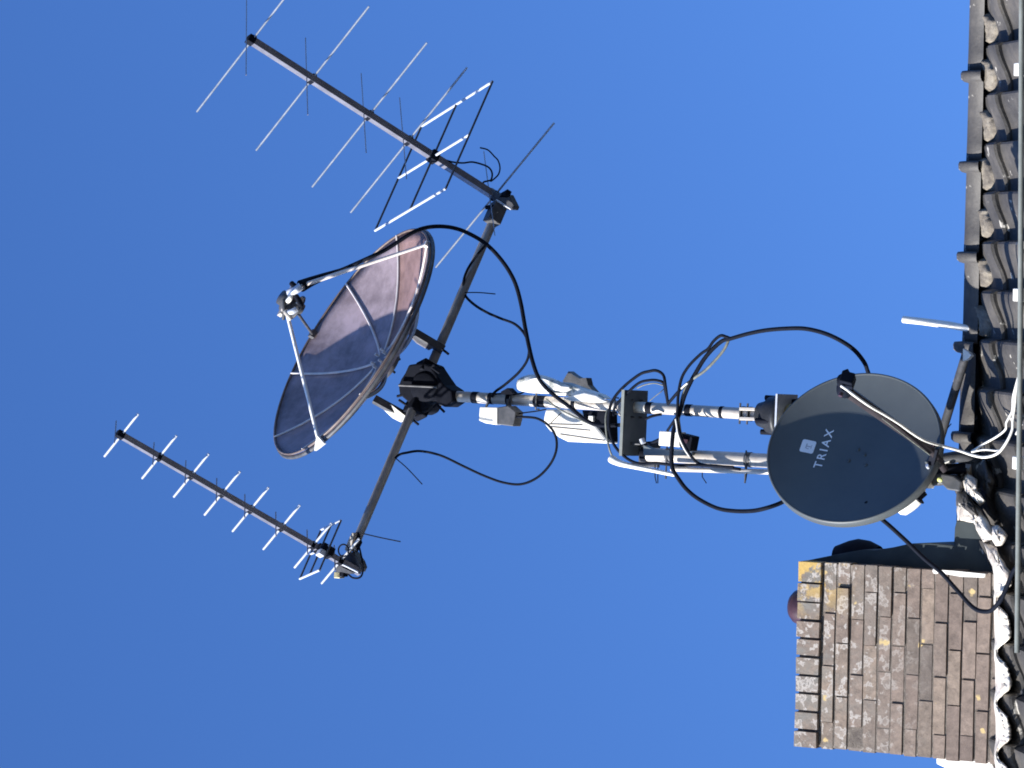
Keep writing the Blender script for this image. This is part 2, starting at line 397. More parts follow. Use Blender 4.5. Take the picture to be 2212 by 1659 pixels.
# shoulder right of the stack, shade put into its dark colour; rounded pot behind
out = [(1738, 1212), (1760, 1207), (1800, 1199), (1830, 1193), (1866, 1187), (1892, 1188), (1930, 1182), (1966, 1174), (2010, 1172), (2060, 1178), (2062, 1140), (2066, 1124), (2108, 1126), (2122, 1150), (2150, 1205), (2165, 1262), (2120, 1262), (1740, 1216)]
chpart(MB().prism([at(px, py, DYC + .035) for px, py in out], V(0, .40, 0)), 'shaded_shoulder', 'lead', .008)
pb = at(1857, 1205, DYC + .22)
chpart(MB().lathe(pb - V(.0, 0, .09), Zv, [(0, .055), (.05, .075), (.10, .08), (.14, .07), (.20, .045), (.22, .001)], 24), 'vent_pot', 'blackcast')
# white flashing pieces
chpart(MB().prism([at(px, py, DYC - .055) for px, py in ((2026, 1231), (2060, 1233), (2128, 1240), (2126, 1248), (2076, 1246), (2030, 1238))], V(0, .012, 0)), 'corner_flashing', 'white')
chpart(MB().lathe(at(2020, 1233, DYC - .055), V(0, 1, 0), [(0, .001), (.001, .012), (.015, .013)], 12), 'nail_head', 'white')
chpart(MB().prism([at(px, py, DYC + .02) for px, py in ((2022, 1631), (2140, 1640), (2155, 1680), (2150, 1720), (2075, 1690), (2048, 1662), (2022, 1650))], V(0, .3, 0)), 'side_flashing', 'white', .006)
# wavy apron dressed over the tiles below the stack
ap = MB(); rows = []; ys = list(range(1236, 1760, 4)); K = 9
for y in ys:
    p = ((y - 1265) % 110) / 110.0
    wv = 2174 + 15 * math.sin(2 * math.pi * (p + .42)) + 4 * math.sin(4 * math.pi * p + 1) + random.uniform(-1.5, 1.5)
    row = []
    for k in range(K):
        t = k / (K - 1); px = 2146 + (wv - 2146) * t
        hg = .06 + .05 * (1 - t) ** 2 + .012 * math.sin(2 * math.pi * (p + .9)) * t + random.uniform(-.003, .003) - (.05 if k == K - 1 else 0)
        row.append(onslope(px, y, hg) if k else at(2145 + .022 * (y - 1240), y, DYC - .012))
        if 0 < k < 4: row[-1] = row[-1].lerp(at(px, y, DYC - .02), (4 - k) / 4)
    rows.append(row)
ap.add([p for r_ in rows for p in r_], [(a * K + i, a * K + i + 1, (a + 1) * K + i + 1, (a + 1) * K + i) for a in range(len(ys) - 1) for i in range(K - 1)], True)
chpart(ap, 'apron_flashing', 'cement')
# lumps of white cement where the masts meet the ridge
def lump(poly, h0, th, name, parent_fn, mat='cement', amp=.02):
    """rough slab lying on the slope: polygon in plan, centre raised"""
    cx = sum(p[0] for p in poly) / len(poly); cy = sum(p[1] for p in poly) / len(poly)
    pts = []
    for i in range(len(poly)):
        a_, b_ = poly[i], poly[(i + 1) % len(poly)]
        for t in (0, .33, .66): pts.append((a_[0] + (b_[0] - a_[0]) * t + random.uniform(-1.5, 1.5), a_[1] + (b_[1] - a_[1]) * t + random.uniform(-1.5, 1.5)))
    mb = MB(); vs = []; n = len(pts); ringz = [(1, -.08), (1, 0), (.9, .5), (.7, .85), (.4, 1), (.12, 1)]
    for f_, hz in ringz:
        for px, py in pts:
            vs.append(onslope(cx + (px - cx) * f_, cy + (py - cy) * f_, h0 + th * hz + random.uniform(-amp, amp) * (.0 if hz <= 0 else 1)))
    mb.add(vs, [(a * n + i, a * n + (i + 1) % n, (a + 1) * n + (i + 1) % n, (a + 1) * n + i) for a in range(len(ringz) - 1) for i in range(n)], True)
    mb.add(vs[-n:], [tuple(range(n))], True)
    return parent_fn(mb, name, mat)
roofpart = lambda mb, name, mat: mb.build(name, mat, roof_o)
lump([(2066, 1092), (2078, 1075), (2100, 1080), (2118, 1100), (2140, 1135), (2150, 1165), (2125, 1172), (2112, 1150), (2104, 1128), (2066, 1126)], .07, .05, 'cement_fillet', roofpart, amp=.006)
lump([(2070, 1030), (2092, 1022), (2110, 1036), (2114, 1062), (2128, 1082), (2116, 1094), (2096, 1076), (2080, 1062)], .09, .05, 'cement_fillet', roofpart, amp=.006)
lump([(2140, 1137), (2158, 1134), (2178, 1156), (2166, 1178), (2150, 1182), (2138, 1160)], .06, .06, 'cement_fillet', roofpart, amp=.006)
lump([(2122, 1168), (2152, 1180), (2162, 1205), (2182, 1235), (2186, 1262), (2150, 1262), (2142, 1222)], .06, .04, 'cement_fillet', roofpart, amp=.006)
# broken dark cap stubs beside the cement
lump([(2058, 1004), (2090, 1010), (2082, 1040), (2066, 1072), (2060, 1050)], .05, .08, 'broken_tile', roofpart, 'tile', .01)
lump([(2100, 1000), (2128, 990), (2150, 1040), (2140, 1080), (2118, 1060), (2112, 1030)], .02, .06, 'broken_tile', roofpart, 'tile', .01)
lump([(2068, 1060), (2088, 1066), (2108, 1098), (2112, 1118), (2080, 1098), (2064, 1092)], .12, .035, 'broken_tile', roofpart, 'tile', .008)

# pale pipe that runs along the roof
pp = [onslope(2207, -60, .13), onslope(2204.5, 640, .13), onslope(2200, 1120, .13), onslope(2197, 1410, .13)]
pipe = thing('roof_pipe', pp[1].copy(), 'pale grey pipe running along the tiles below the ridge, clipped with white brackets', 'pipe')
MB().tube(spline(pp, 6), .0105, 12).build('tube', 'pipegrey', pipe)
for y in (150, 637, 1000):
    c_ = onslope(2205 - y * .004, y, .12); MB().bar(c_ - sn * .06 + h * .0, c_ + sn * .02, .05, .045, h).build('bracket', 'white', pipe, bevel=.004)

# ================================================================== MASTS
mast = thing('antenna_mast', at(1700, 899, 0), 'upper galvanised mast tube banded with black tape, standing in the rotator', 'mast')
mt0, mt1 = at(940, 853.5, 0), at(1700, 899, 0)
MB().cyl(mt0, mt1, .0245, 24).build('pole', 'galv', mast)
def mp(px): t = (px - 940) / 760; return at(px, 853.5 + 45.5 * t, 0)
for px, wd in ((1028, .03), (1062, .02), (1101, .02), (1168, .055), (1242, .018), (1404, .028), (1489, .028), (1560, .016)):
    c_ = mp(px); ax = (mt1 - mt0).normalized()
    MB().cyl(c_ - ax * wd / 2, c_ + ax * wd / 2, .0262, 24).build('tape_band', 'blackcast', mast)
for px in (1110, 1165, 1335):
    c_ = mp(px); mb = MB(); mb.tube([c_ - X * .035, c_ - X * .035 - Yv * .03, c_ + X * .035 - Yv * .03, c_ + X * .035], .004, 8)
    mb.build('hose_clamp', 'darksteel', mast)

low = thing('support_mast', at(2090, 1022, 0), 'thick galvanised support mast clamped to the bearing plate, foot hidden behind the satellite dish', 'mast')
lt0, lt1 = at(1392, 981.5, .02), at(2100, 1018, .02)
MB().cyl(lt0, lt1, .030, 28).build('pole', 'galv', low)
MB().cyl(at(1388, 981, .02), at(1400, 982, .02), .033, 28).build('end_cap', 'blackcast', low)
MB().tube([at(1450, 1013, -.03), at(1670, 1020, -.02), at(2070, 1044, 0)], .011, 12).build('side_tube', 'galv', low)
for px in (1447, 1618):
    t = (px - 1392) / 708; c_ = at(px, 981.5 + 36.5 * t, .02); ax = (lt1 - lt0).normalized()
    MB().cyl(c_ - ax * .012, c_ + ax * .012, .033, 24).build('pipe_clamp', 'darksteel', low)
    MB().cyl(c_ - Yv * .03 - X * .1 + ax * .0, c_ - Yv * .03 + X * .04, .004, 8).build('clamp_bolt', 'darksteel', low)
for px, py, e in ((1415, 1030, 1418), (1421, 1030, 1421), (1517, 1030, 1526), (1613, 1024, 1611)):
    MB().tube([at(px, 1000, -.02), at(px, py, -.03), at(e, py + 14, -.03)], .0022, 6).build('cable_tie', 'blackcast', low)

# bearing plate: a horizontal steel shelf seen from underneath
pc = at(1371, 883, 0); ax = -ir
xa = at(1371, 843, 0).x; xb = at(1371, 985, 0).x
plate = thing('bearing_plate', V((xa + xb) / 2, pc.y, pc.z), 'dark steel shelf plate bridging the two masts with a bearing and bolts', 'bracket')
cpl = V((xa + xb) / 2, pc.y + .005, pc.z)
MB().box(cpl, (X, Yv, Zv), (abs(xa - xb) / 2, .105, .004)).build('plate', 'bluesteel', plate)
MB().box(cpl + V(0, -.108, .004), (X, Yv, Zv), (abs(xa - xb) / 2, .003, .007)).build('lit_front_edge', 'pipegrey', plate)  # paler strip: light on the near edge put into its colour
br = MB().lathe(V(pc.x, pc.y, pc.z + .006), Zv, [(0, .062), (.016, .062), (.018, .045), (.055, .043), (.058, .028)], 28).build('bearing', 'galv', plate)
for a in range(4):
    aa = R(45 + 90 * a); q = V(pc.x + .052 * math.cos(aa), pc.y + .052 * math.sin(aa), pc.z)
    MB().cyl(q - Zv * .018, q + Zv * .03, .005, 8).build('bolt', 'darksteel', plate)
for i in (-1, 1):
    for j in (-1, 1):
        q = V(lt0.x + i * .045, pc.y + .02 + j * .05, pc.z); MB().cyl(q - Zv * .05, q + Zv * .02, .005, 8).build('bolt', 'darksteel', plate)
MB().box(V(lt0.x, pc.y + .05, pc.z - .055), (X, Yv, Zv), (.055, .006, .05)).build('clamp_plate', 'darksteel', plate, bevel=.002)

# pale tapered bar beside the plate
ba = MB(); P1 = [at(1319, 990, -.06), at(1335, 999, -.065), at(1360, 1006, -.07), at(1410, 1016, -.08), at(1462, 1027, -.09)]
ba.tube(spline(P1, 4), [.017, .019, .018, .016, .015, .014, .013, .012, .011, .0105, .010, .010, .009, .009, .009, .008, .007], 12)
tag(ba.build('tapered_bar', 'white'), 'white tapered bar slanting beside the black cable near the bearing plate', 'bar')

# azimuth rotator
axm = (mt1 - mt0).normalized()
rot = thing('azimuth_rotator', mp(1665), 'black bell shaped rotator at the foot of the upper mast, half behind the satellite dish', 'rotator')
rp = mp(1640)
MB().lathe(rp, axm, [(-.005, .03), (0, .05), (.03, .060), (.05, .078), (.085, .086), (.09, .092), (.11, .092), (.112, .06)], 32).build('bell_housing', 'darkcast', rot)
lb = at(1690, 903, .0)
MB().lathe(lb - axm * .03, axm, [(0, .001), (0, .062), (.16, .062), (.165, .05), (.165, .001)], 32).build('lower_housing', 'brass', rot)
pl = at(1698, 895, -.02)
MB().box(pl, (X, Yv, Zv), (.085, .10, .004)).build('mounting_plate', 'alu', rot)
MB().prism([at(px, py, .04) for px, py in ((1640, 873), (1664, 866), (1694, 857), (1702, 862), (1702, 940), (1668, 925), (1646, 912))], V(0, .05, 0)).build('housing_rib', 'blackcast', rot, bevel=.004)
MB().prism([at(px, py, .02) for px, py in ((1702, 864), (1740, 858), (1800, 858), (1800, 930), (1702, 930))], V(0, .06, 0)).build('side_bracket', 'blackcast', rot, bevel=.004)
for a_ in range(5):
    aa = R(20 + 60 * a_); u_, w_ = perp(axm); q = rp + (u_ * math.cos(aa) + w_ * math.sin(aa)) * .074
    MB().cyl(q + axm * .02, q + axm * .115, .012, 10).build('housing_lug', 'blackcast', rot)
for dy_, py_ in ((-.035, 884), (-.035, 905), (.03, 884), (.03, 905)):
    MB().bar(at(1598, py_ - 1, dy_), at(1632, py_, dy_), .014, .014, X).build('clamp_jaw', 'galv', rot, bevel=.002)
for px in (1606, 1622):
    c_ = mp(px); MB().cyl(c_ - X * .045 - Yv * .034, c_ + X * .045 - Yv * .034, .0045, 8).build('clamp_bolt', 'darksteel', rot)
    MB().cyl(c_ - axm * .006, c_ + axm * .006, .031, 20).build('clamp_band', 'blackcast', rot)

# ================================================================== SATELLITE TRACKING HEAD
bV = vec(-.794, -.51, -.331).normalized()
cV = vec(-.342, .825, -.452); cV = (cV - bV * cV.dot(bV)).normalized()
nV = vec(.5035, -.2457, -.829); nV = (nV - bV * nV.dot(bV) - cV * nV.dot(cV)).normalized()
HC = at(912, 835, 0)
cb = thing('cross_boom', HC.copy(), 'long grey tube through the black elevation rotator, carrying an aerial at each end', 'tube')
cA, cB = at(1076, 452, .50), at(762, 1188, -.47)
ccen = (cA + cB) / 2
ccd = (cB - cA).normalized()
MB().cyl(cA, HC - ccd * .02, .0215, 24).build('pole', 'tubegrey', cb); MB().cyl(HC - ccd * .03, cB, .0195, 24).build('pole', 'tubegrey', cb)
# elevation rotator
er = thing('elevation_rotator', HC.copy(), 'black cast elevation rotator with bolts on top of the mast', 'rotator')
poly = [(882, 788), (903, 785), (916, 785), (930, 790), (936, 800), (944, 812), (958, 832), (975, 843), (978, 868), (960, 880), (940, 868), (928, 872), (918, 890), (904, 897), (892, 888), (880, 868), (862, 852), (860, 833), (866, 818), (874, 806)]
MB().prism([at(px, py, -.055) for px, py in poly], V(0, .12, 0)).build('casting', 'blackcast', er, bevel=.008)
MB().lathe(at(905, 836, -.10), V(0, 1, 0), [(.035, .001), (.035, .060), (.045, .072), (.07, .076)], 28).build('drum_cover', 'blackcast', er)
MB().cyl(at(862, 832, -.075), at(945, 836, -.075), .006, 10).build('cast_rib', 'darksteel', er)
MB().box(at(922, 800, 0), (ccd, bV, nV), (.03, .045, .045)).build('tube_clamp', 'blackcast', er, bevel=.006)
MB().box(at(900, 884, -.03), (ccd, bV, nV), (.03, .045, .045)).build('tube_clamp', 'blackcast', er, bevel=.006)
MB().lathe(at(955, 855, 0), axm, [(-.02, .03), (0, .045), (.03, .045), (.05, .034), (.07, .028)], 24).build('mast_socket', 'darksteel', er)
for a_, b_ in (((930, 792), (950, 806)), ((926, 800), (938, 788)), ((858, 856), (874, 852)), ((862, 864), (880, 876)), ((898, 900), (912, 893)), ((942, 872), (960, 890)), ((936, 880), (948, 868)), ((905, 892), (922, 884))):
    MB().cyl(at(*a_, -.05), at(*b_, -.05), .006, 8).build('bolt', 'blackcast', er)

# ------------------------------------------------------------------ big dish
vtx = HC + bV * 110 * S
Rd = 285 * S; dep = 83 * S
dish = thing('mesh_dish', vtx.copy(), 'large brown dish with pale radial ribs and three feed struts, tilted skyward', 'satellite dish')
def dp(r, a, off=0.):     # point on the paraboloid
    q = r * Rd; n_ = (bV - (cV * math.cos(a) + nV * math.sin(a)) * (2 * dep * r / Rd)).normalized()
    return vtx + bV * (dep * r * r) + (cV * math.cos(a) + nV * math.sin(a)) * q + n_ * off
A8 = [R(x) for x in (0, 45, 90, 135, 180, 221, 270, 313)]
refl = MB()
for k in range(8):
    a0 = A8[k]; a1 = A8[(k + 1) % 8] + (2 * math.pi if k == 7 else 0)
    nr, na = 12, 10; vs = [dp(.05 + .95 * i / nr, a0 + (a1 - a0) * j / na) for i in range(nr + 1) for j in range(na + 1)]
    fr = [(i * (na + 1) + j, i * (na + 1) + j + 1, (i + 1) * (na + 1) + j + 1, (i + 1) * (na + 1) + j) for i in range(nr) for j in range(na)]
    vb = [v_ - bV * .004 for v_ in vs]
    o_ = len(vs); fb = [tuple(x + o_ for x in f_[::-1]) for f_ in fr]
    ed = [(nr * (na + 1) + j, nr * (na + 1) + j + 1, o_ + nr * (na + 1) + j + 1, o_ + nr * (na + 1) + j) for j in range(na)]
    refl.add(vs + vb, fr + fb + ed, True)
refl.build('reflector', 'petal', dish)
for a in A8:
    MB().tube([dp(.04 + .96 * t / 14, a, .005) for t in range(15)], .0055, 8).build('rib', 'rib', dish)
    MB().tube([dp(.04 + .96 * t / 14, a, -.016) for t in range(15)], .010, 8).build('back_rib', 'boomalu', dish)
MB().tube([dp(1, 2 * math.pi * k / 72, .002) for k in range(73)], .005, 8, False).build('rim', 'rimbrown', dish)
MB().tube([dp(.995, 2 * math.pi * k / 72, -.016) for k in range(73)], .010, 8, False).build('rim_hoop', 'darksteel', dish)
hub = MB().lathe(vtx - bV * .02, bV, [(-.03, .001), (-.03, .07), (.024, .075), (.03, .06), (.032, .001)], 24).build('hub', 'boomalu', dish)
for k in range(6):
    q = vtx + (cV * math.cos(k) + nV * math.sin(k)) * .045 + bV * .01; MB().cyl(q, q + bV * .02, .007, 6).build('hub_bolt', 'rib', hub)
fd = vtx + bV * (253 * S)
fc = at(628, 648, (fd.y - Y0))
Aend, Bend, Cend = dp(.985, R(133), .01), dp(.985, R(10), .01), dp(.985, R(249), .01)
MB().tube([at(652, 617, fd.y - Y0), Aend], [.010, .007], 12).build('feed_strut', 'rib', dish)
s2 = MB().tube([at(621, 680, fd.y - Y0), at(688, 950, Bend.y - Y0)], .0085, 12).build('feed_strut', 'nearwhite', dish)
MB().cyl(at(640, 672, fd.y - Y0 + .02), Cend, .007, 10).build('feed_strut', 'darksteel', dish)
ft = [at(px, py, Bend.y - Y0 - .05) for px, py in ((684, 940), (700, 958), (690, 966), (679, 974), (680, 962))]
MB().prism(ft, V(0, .018, 0)).build('strut_foot', 'nearwhite', dish)
MB().box(Cend, (bV, cV, nV), (.012, .018, .012)).build('strut_foot', 'darksteel', dish)
MB().box(Aend, (bV, cV, nV), (.010, .012, .012)).build('strut_foot', 'rib', dish)
# feed assembly
fy = fd.y - Y0
feed = MB().lathe(at(628, 655, fy), -bV, [(-.055, .001), (-.055, .034), (-.03, .036), (-.028, .052), (-.02, .052), (-.018, .044), (.03, .044), (.032, .058), (.040, .058), (.042, .03), (.06, .028)], 24).build('feed_horn', 'darksteel', dish)
for (a_, b_, r_, mt) in (((612, 668), (628, 690), .012, 'galv'), ((625, 632), (650, 618), .018, 'alu'), ((612, 645), (612, 690), .008, 'darksteel'), ((622, 650), (628, 636), .012, 'white'), ((620, 676), (640, 668), .013, 'alu'), ((640, 640), (650, 660), .012, 'blackcast'), ((630, 612), (640, 624), .012, 'blackcast')):
    MB().tube(spline([at(*a_, fy - .05), at((a_[0] + b_[0]) / 2 + 2, (a_[1] + b_[1]) / 2 + 1, fy - .06), at(*b_, fy - .05)], 3), r_, 10).build('feed_fitting', mt, feed)
for px, py in ((608, 676), (634, 620), (648, 650)):
    MB().box(at(px, py, fy - .03), (cV, nV, bV), (.014, .018, .010)).build('feed_bracket', 'galv', feed, bevel=.003)
MB().tube([at(650, 618, fy), at(672, 608, fy + .05), at(700, 597, fy + .1), at(735, 584, fy + .14)], [.028, .022, .016, .009], 12).build('feed_cable_boot', 'black', dish)
# back arms to the cross boom
for (p1, p2, dyy) in (((884, 712), (958, 756), .04), ((808, 862), (893, 909), -.06)):
    a_ = at(*p1, dyy - .03); b_ = at(*p2, dyy + .05)
    MB().bar(a_, b_, .036, .028, ccd).build('support_arm', 'darksteel', dish, bevel=.002)
pz = [at(px, py, -.06) for px, py in ((815, 872), (838, 872), (884, 908), (866, 912), (848, 903))]
MB().prism(pz, nV * .01).build('support_gusset', 'white', dish)
pz = [at(px, py, .05) for px, py in ((886, 728), (905, 731), (935, 752), (926, 757), (900, 742))]
MB().prism(pz, nV * .01).build('support_gusset', 'boomalu', dish)
for px, py in ((858, 772), (847, 800), (963, 760), (898, 912)):
    MB().cyl(at(px - 8, py - 6, 0), at(px + 6, py + 5, 0), .006, 8).build('bolt', 'blackcast', dish)

# ------------------------------------------------------------------ crossed aerials
FI = R(50)
Av = cV * math.cos(FI) - nV * math.sin(FI); Bv = cV * math.sin(FI) + nV * math.cos(FI)
def aerial(root, rear, front, els, ra, hA, hB, frame, fh, bw, rod, el_r, em='rod'):
    """boom from rear to front (pixels, depth), els = pixel x of each element cross"""
    a_, b_ = at(*rear), at(*front)
    MB().bar(a_, b_, bw, bw, cV).build('boom', 'boomalu', root)
    MB().bar(b_ - bV * .004, b_ + bV * .012, bw * 1.15, bw * 1.15, cV).build('end_cap', 'blackcast', root)
    def bp(px):
        t = (px - rear[0]) / (front[0] - rear[0]); return at(px, rear[1] + (front[1] - rear[1]) * t, rear[2] + (front[2] - rear[2]) * t)
    for i, px in enumerate(els):
        c_ = bp(px); k = 1 - .012 * i
        c1 = c_ + cV * (bw * .0)
        MB().cyl(c1 - Av * hA * k, c1 + Av * hA * k, el_r, 10).build('element', em, root)
        c2 = c_ + bV * .03
        MB().cyl(c2 - Bv * hB * k, c2 + Bv * hB * k, el_r * .5, 10).build('element', 'boomalu', root)
        MB().box(c_ + bV * .0, (bV, cV, nV), (.011, bw * .62, bw * .62)).build('element_clamp', 'blackcast', root, bevel=.002)
    fcx = bp(frame)
    p_, q_ = fh
    for t in (-1, 0, 1):
        MB().cyl(fcx + nV * p_ * t - cV * q_, fcx + nV * p_ * t + cV * q_, rod * .8, 10).build('loop_rod', 'darksteel' , root)
        MB().cyl(fcx + cV * q_ * t - nV * p_, fcx + cV * q_ * t + nV * p_, rod, 10).build('loop_rod', 'alu', root)
    MB().box(fcx, (bV, cV, nV), (.02, bw * .8, bw * .8)).build('feed_block', 'black', root, bevel=.003)
    return bp
cA2 = at(1069, 440, .52)
big = thing('crossed_aerial', cA2.copy(), 'large crossed element aerial with a square loop, beside the brown dish', 'aerial')
bbp = aerial(big, (1082, 432, .52), (540, 85, -.43), (1068, 882, 797, 674, 544), 0, .452, .452, 936, (163 * S, 148 * S), .032, .0062, .0048)
# rear bracket of the big aerial
bk = MB().prism([at(px, py, .47) for px, py in ((1052, 404), (1064, 412), (1076, 418), (1098, 420), (1111, 446), (1108, 453), (1086, 452), (1070, 438), (1054, 418))], V(0, .05, 0)).build('boom_bracket', 'darksteel', big, bevel=.003)
MB().bar(at(1072, 432, .45), at(1104, 452, .45), .007, .006, nV).build('bracket_lit_edge', 'alu', bk)  # bright bar imitates light catching the bracket edge
MB().box(at(1092, 420, .47), (bV, cV, nV), (.012, .012, .03)).build('clamp_nut', 'blackcast', bk)
MB().box(at(1070, 462, .46), (ccd, bV, nV), (.05, .034, .030)).build('tube_clamp', 'darksteel', bk, bevel=.004)
MB().cyl(at(1050, 448, .44), at(1068, 446, .44), .010, 10).build('clamp_bolt', 'blackcast', bk)
MB().cyl(at(1063, 476, .44), at(1075, 458, .44), .003, 8).build('clamp_bolt', 'galv', bk)

sm = thing('crossed_aerial', at(762, 1210, -.48), 'small crossed element aerial with seven short crosses, at the lower left boom end', 'aerial')
sbp = aerial(sm, (778, 1237, -.46), (258, 938, -1.26), (735, 676, 608, 541, 480, 413, 344, 262), 0, .140, .105, 692, (46 * S, 62 * S), .026, .0054, .0056, 'alu')
bk = MB().prism([at(px, py, -.47) for px, py in ((733, 1200), (762, 1192), (776, 1212), (781, 1226), (776, 1236), (762, 1232), (738, 1222), (728, 1214))], V(0, .05, 0)).build('boom_bracket', 'darksteel', sm, bevel=.003)
MB().prism([at(px, py, -.52) for px, py in ((724, 1216), (740, 1226), (762, 1236), (756, 1240), (738, 1236), (738, 1246), (728, 1247))], V(0, .03, 0)).build('bracket_plate', 'darksteel', bk)
MB().bar(at(726, 1212, -.53), at(774, 1236, -.53), .007, .006, nV).build('bracket_lit_edge', 'alu', bk)  # bright bar again for the lit bracket edge
MB().box(at(733, 1242, -.50), (X, Yv, Zv), (.014, .02, .016)).build('connector_box', 'brass', bk, bevel=.003)
MB().box(at(742, 1240, -.50), (X, Yv, Zv), (.012, .02, .012)).build('connector', 'blackcast', bk, bevel=.003)
MB().box(at(704, 1190, -.62), (bV, cV, nV), (.03, .022, .028)).build('balun_box', 'blackcast', sm, bevel=.004)
MB().box(at(693, 1195, -.66), (bV, cV, nV), (.014, .014, .02)).build('feed_point', 'alu', sm, bevel=.004)
MB().prism([at(px, py, -.50) for px, py in ((752, 1166), (760, 1150), (764, 1152), (760, 1178), (750, 1196), (744, 1186))], V(0, .03, 0)).build('sleeve_bracket', 'galv', bk, bevel=.003)
MB().tube([at(771, 1150, -.46), at(774, 1172, -.46), at(770, 1192, -.46)], [.010, .018, .006], 12).build('cable_boot', 'black', sm)

# ------------------------------------------------------------------ boxes on the mast
a1 = thing('amplifier_box', at(1072, 898, -.05), 'small white masthead box with a dark end below the elevation rotator', 'amplifier')
MB().prism([at(px, py, -.09) for px, py in ((1036, 879), (1074, 880), (1074, 918), (1048, 914), (1034, 908))], V(0, .08, 0)).build('housing', 'white', a1, bevel=.004)
MB().prism([at(px, py, -.085) for px, py in ((1075, 880), (1098, 876), (1114, 890), (1112, 905), (1108, 921), (1075, 917))], V(0, .07, 0)).build('end_cover', 'darksteel', a1, bevel=.004)
MB().prism([at(px, py, -.05) for px, py in ((1082, 846), (1096, 838), (1108, 850), (1108, 852), (1082, 852))], V(0, .05, 0)).build('clamp_ear', 'blackcast', a1)
MB().tube([at(1050, 879, -.03), at(1056, 866, -.03)], .006, 8).build('clamp_bolt', 'darksteel', a1)
MB().tube([at(1097, 879, -.03), at(1098, 862, -.03)], .009, 8).build('clamp_bolt', 'darksteel', a1)
a2 = thing('amplifier_box', at(1455, 948, -.05), 'small cream box with a dark end on the lower mast under the bearing plate', 'amplifier')
MB().prism([at(px, py, -.08) for px, py in ((1424, 931), (1464, 933), (1470, 966), (1422, 962))], V(0, .08, 0)).build('housing', 'white', a2, bevel=.004)
MB().prism([at(px, py, -.075) for px, py in ((1468, 936), (1496, 943), (1490, 975), (1470, 968))], V(0, .07, 0)).build('end_cover', 'blackcast', a2, bevel=.004)
MB().prism([at(px, py, -.085) for px, py in ((1474, 948), (1486, 950), (1484, 958), (1474, 956))], V(0, .004, 0)).build('cover_patch', 'red', a2)
MB().tube([at(1392, 958, 0), at(1408, 957, -.03), at(1424, 950, -.04)], .008, 8).build('plug_lead', 'black', a2)
MB().tube([at(1386, 948, -.05), at(1390, 958, -.05)], .012, 8).build('plug', 'alu', a2)
MB().prism([at(px, py, -.03) for px, py in ((1390, 962), (1408, 970), (1495, 976), (1495, 984), (1390, 984))], V(0, .05, 0)).build('clamp_saddle', 'bluesteel', a2)

# white sheltered enclosure behind the mast
en = thing('plastic_enclosure', at(1240, 870, .12), 'grey blotched white plastic enclosure fixed behind the upper mast', 'enclosure')
def shell(poly, dy0, dy1, name, mat, bulge=.05, parent=en):
    cx = sum(p[0] for p in poly) / len(poly); cy = sum(p[1] for p in poly) / len(poly)
    mb = MB(); n = len(poly); vs = []
    lay = [(1, dy1), (1, dy0 + bulge), (.96, dy0 + bulge * .5), (.85, dy0 + bulge * .2), (.6, dy0), (.2, dy0)]
    for f_, dy_ in lay: vs += [at(cx + (px - cx) * f_, cy + (py - cy) * f_, dy_) for px, py in poly]
    mb.add(vs, [(a * n + i, a * n + (i + 1) % n, (a + 1) * n + (i + 1) % n, (a + 1) * n + i) for a in range(len(lay) - 1) for i in range(n)], False)
    mb.add(vs[-n:], [tuple(range(n))]); mb.add(vs[:n], [tuple(range(n))])
    return mb.build(name, mat, parent)
def sm_poly(P, n=4):
    Q = [V(p[0], p[1], 0) for p in P]; out_ = []
    for i in range(len(Q)):
        p0, p1, p2, p3 = Q[i - 1], Q[i], Q[(i + 1) % len(Q)], Q[(i + 2) % len(Q)]
        for k in range(n):
            t = k / n; v_ = .5 * ((2 * p1) + (p2 - p0) * t + (2 * p0 - 5 * p1 + 4 * p2 - p3) * t * t + (3 * p1 - p0 - 3 * p2 + p3) * t ** 3); out_.append((v_.x, v_.y))
    return out_
shell(sm_poly([(1116, 826), (1124, 816), (1145, 809), (1170, 810), (1192, 816), (1215, 826), (1240, 838), (1225, 850), (1170, 850), (1140, 848), (1118, 842)]), -.075, .05, 'upper_hood', 'blotchwhite', .06)
MB().prism([at(px, py, -.045) for px, py in ((1190, 824), (1216, 826), (1260, 842), (1290, 852), (1304, 862), (1290, 861), (1240, 857), (1195, 853))], V(0, .09, 0)).build('side_panel', 'blotchwhite', en, bevel=.008)
MB().prism([at(px, py, -.062) for px, py in ((1212, 861), (1236, 854), (1262, 848), (1288, 854), (1310, 868), (1290, 870), (1230, 866))], V(0, .02, 0)).build('folded_flap', 'white', en, bevel=.006)
lower = MB().prism([at(px, py, .12) for px, py in ((1178, 884), (1224, 884), (1258, 904), (1285, 918), (1318, 958), (1290, 957), (1225, 954), (1205, 944), (1186, 930), (1173, 914), (1174, 902))], V(0, .09, 0)).build('lower_panel', 'white', en, bevel=.01)
for q, (a_, b_) in enumerate((((1186, 916), (1258, 918)), ((1190, 922), (1275, 930)), ((1210, 938), (1306, 952)), ((1190, 914), (1212, 892)))):
    MB().cyl(at(*a_, .119), at(*b_, .119), .0022, 6).build('panel_seam', 'mortar', lower)
MB().prism([at(px, py, .14) for px, py in ((1256, 886), (1318, 888), (1320, 955), (1300, 935), (1262, 906))], V(0, .07, 0)).build('back_plate', 'blackcast', en, bevel=.006)
MB().prism([at(px, py, .12) for px, py in ((1215, 824), (1228, 802), (1238, 810), (1252, 818), (1266, 816), (1270, 832), (1284, 848), (1260, 840))], V(0, .05, 0)).build('torn_cover', 'darksteel', en)
MB().box(at(1278, 904, .13), (X, Yv, Zv), (.012, .01, .012)).build('catch', 'white', en, bevel=.003)

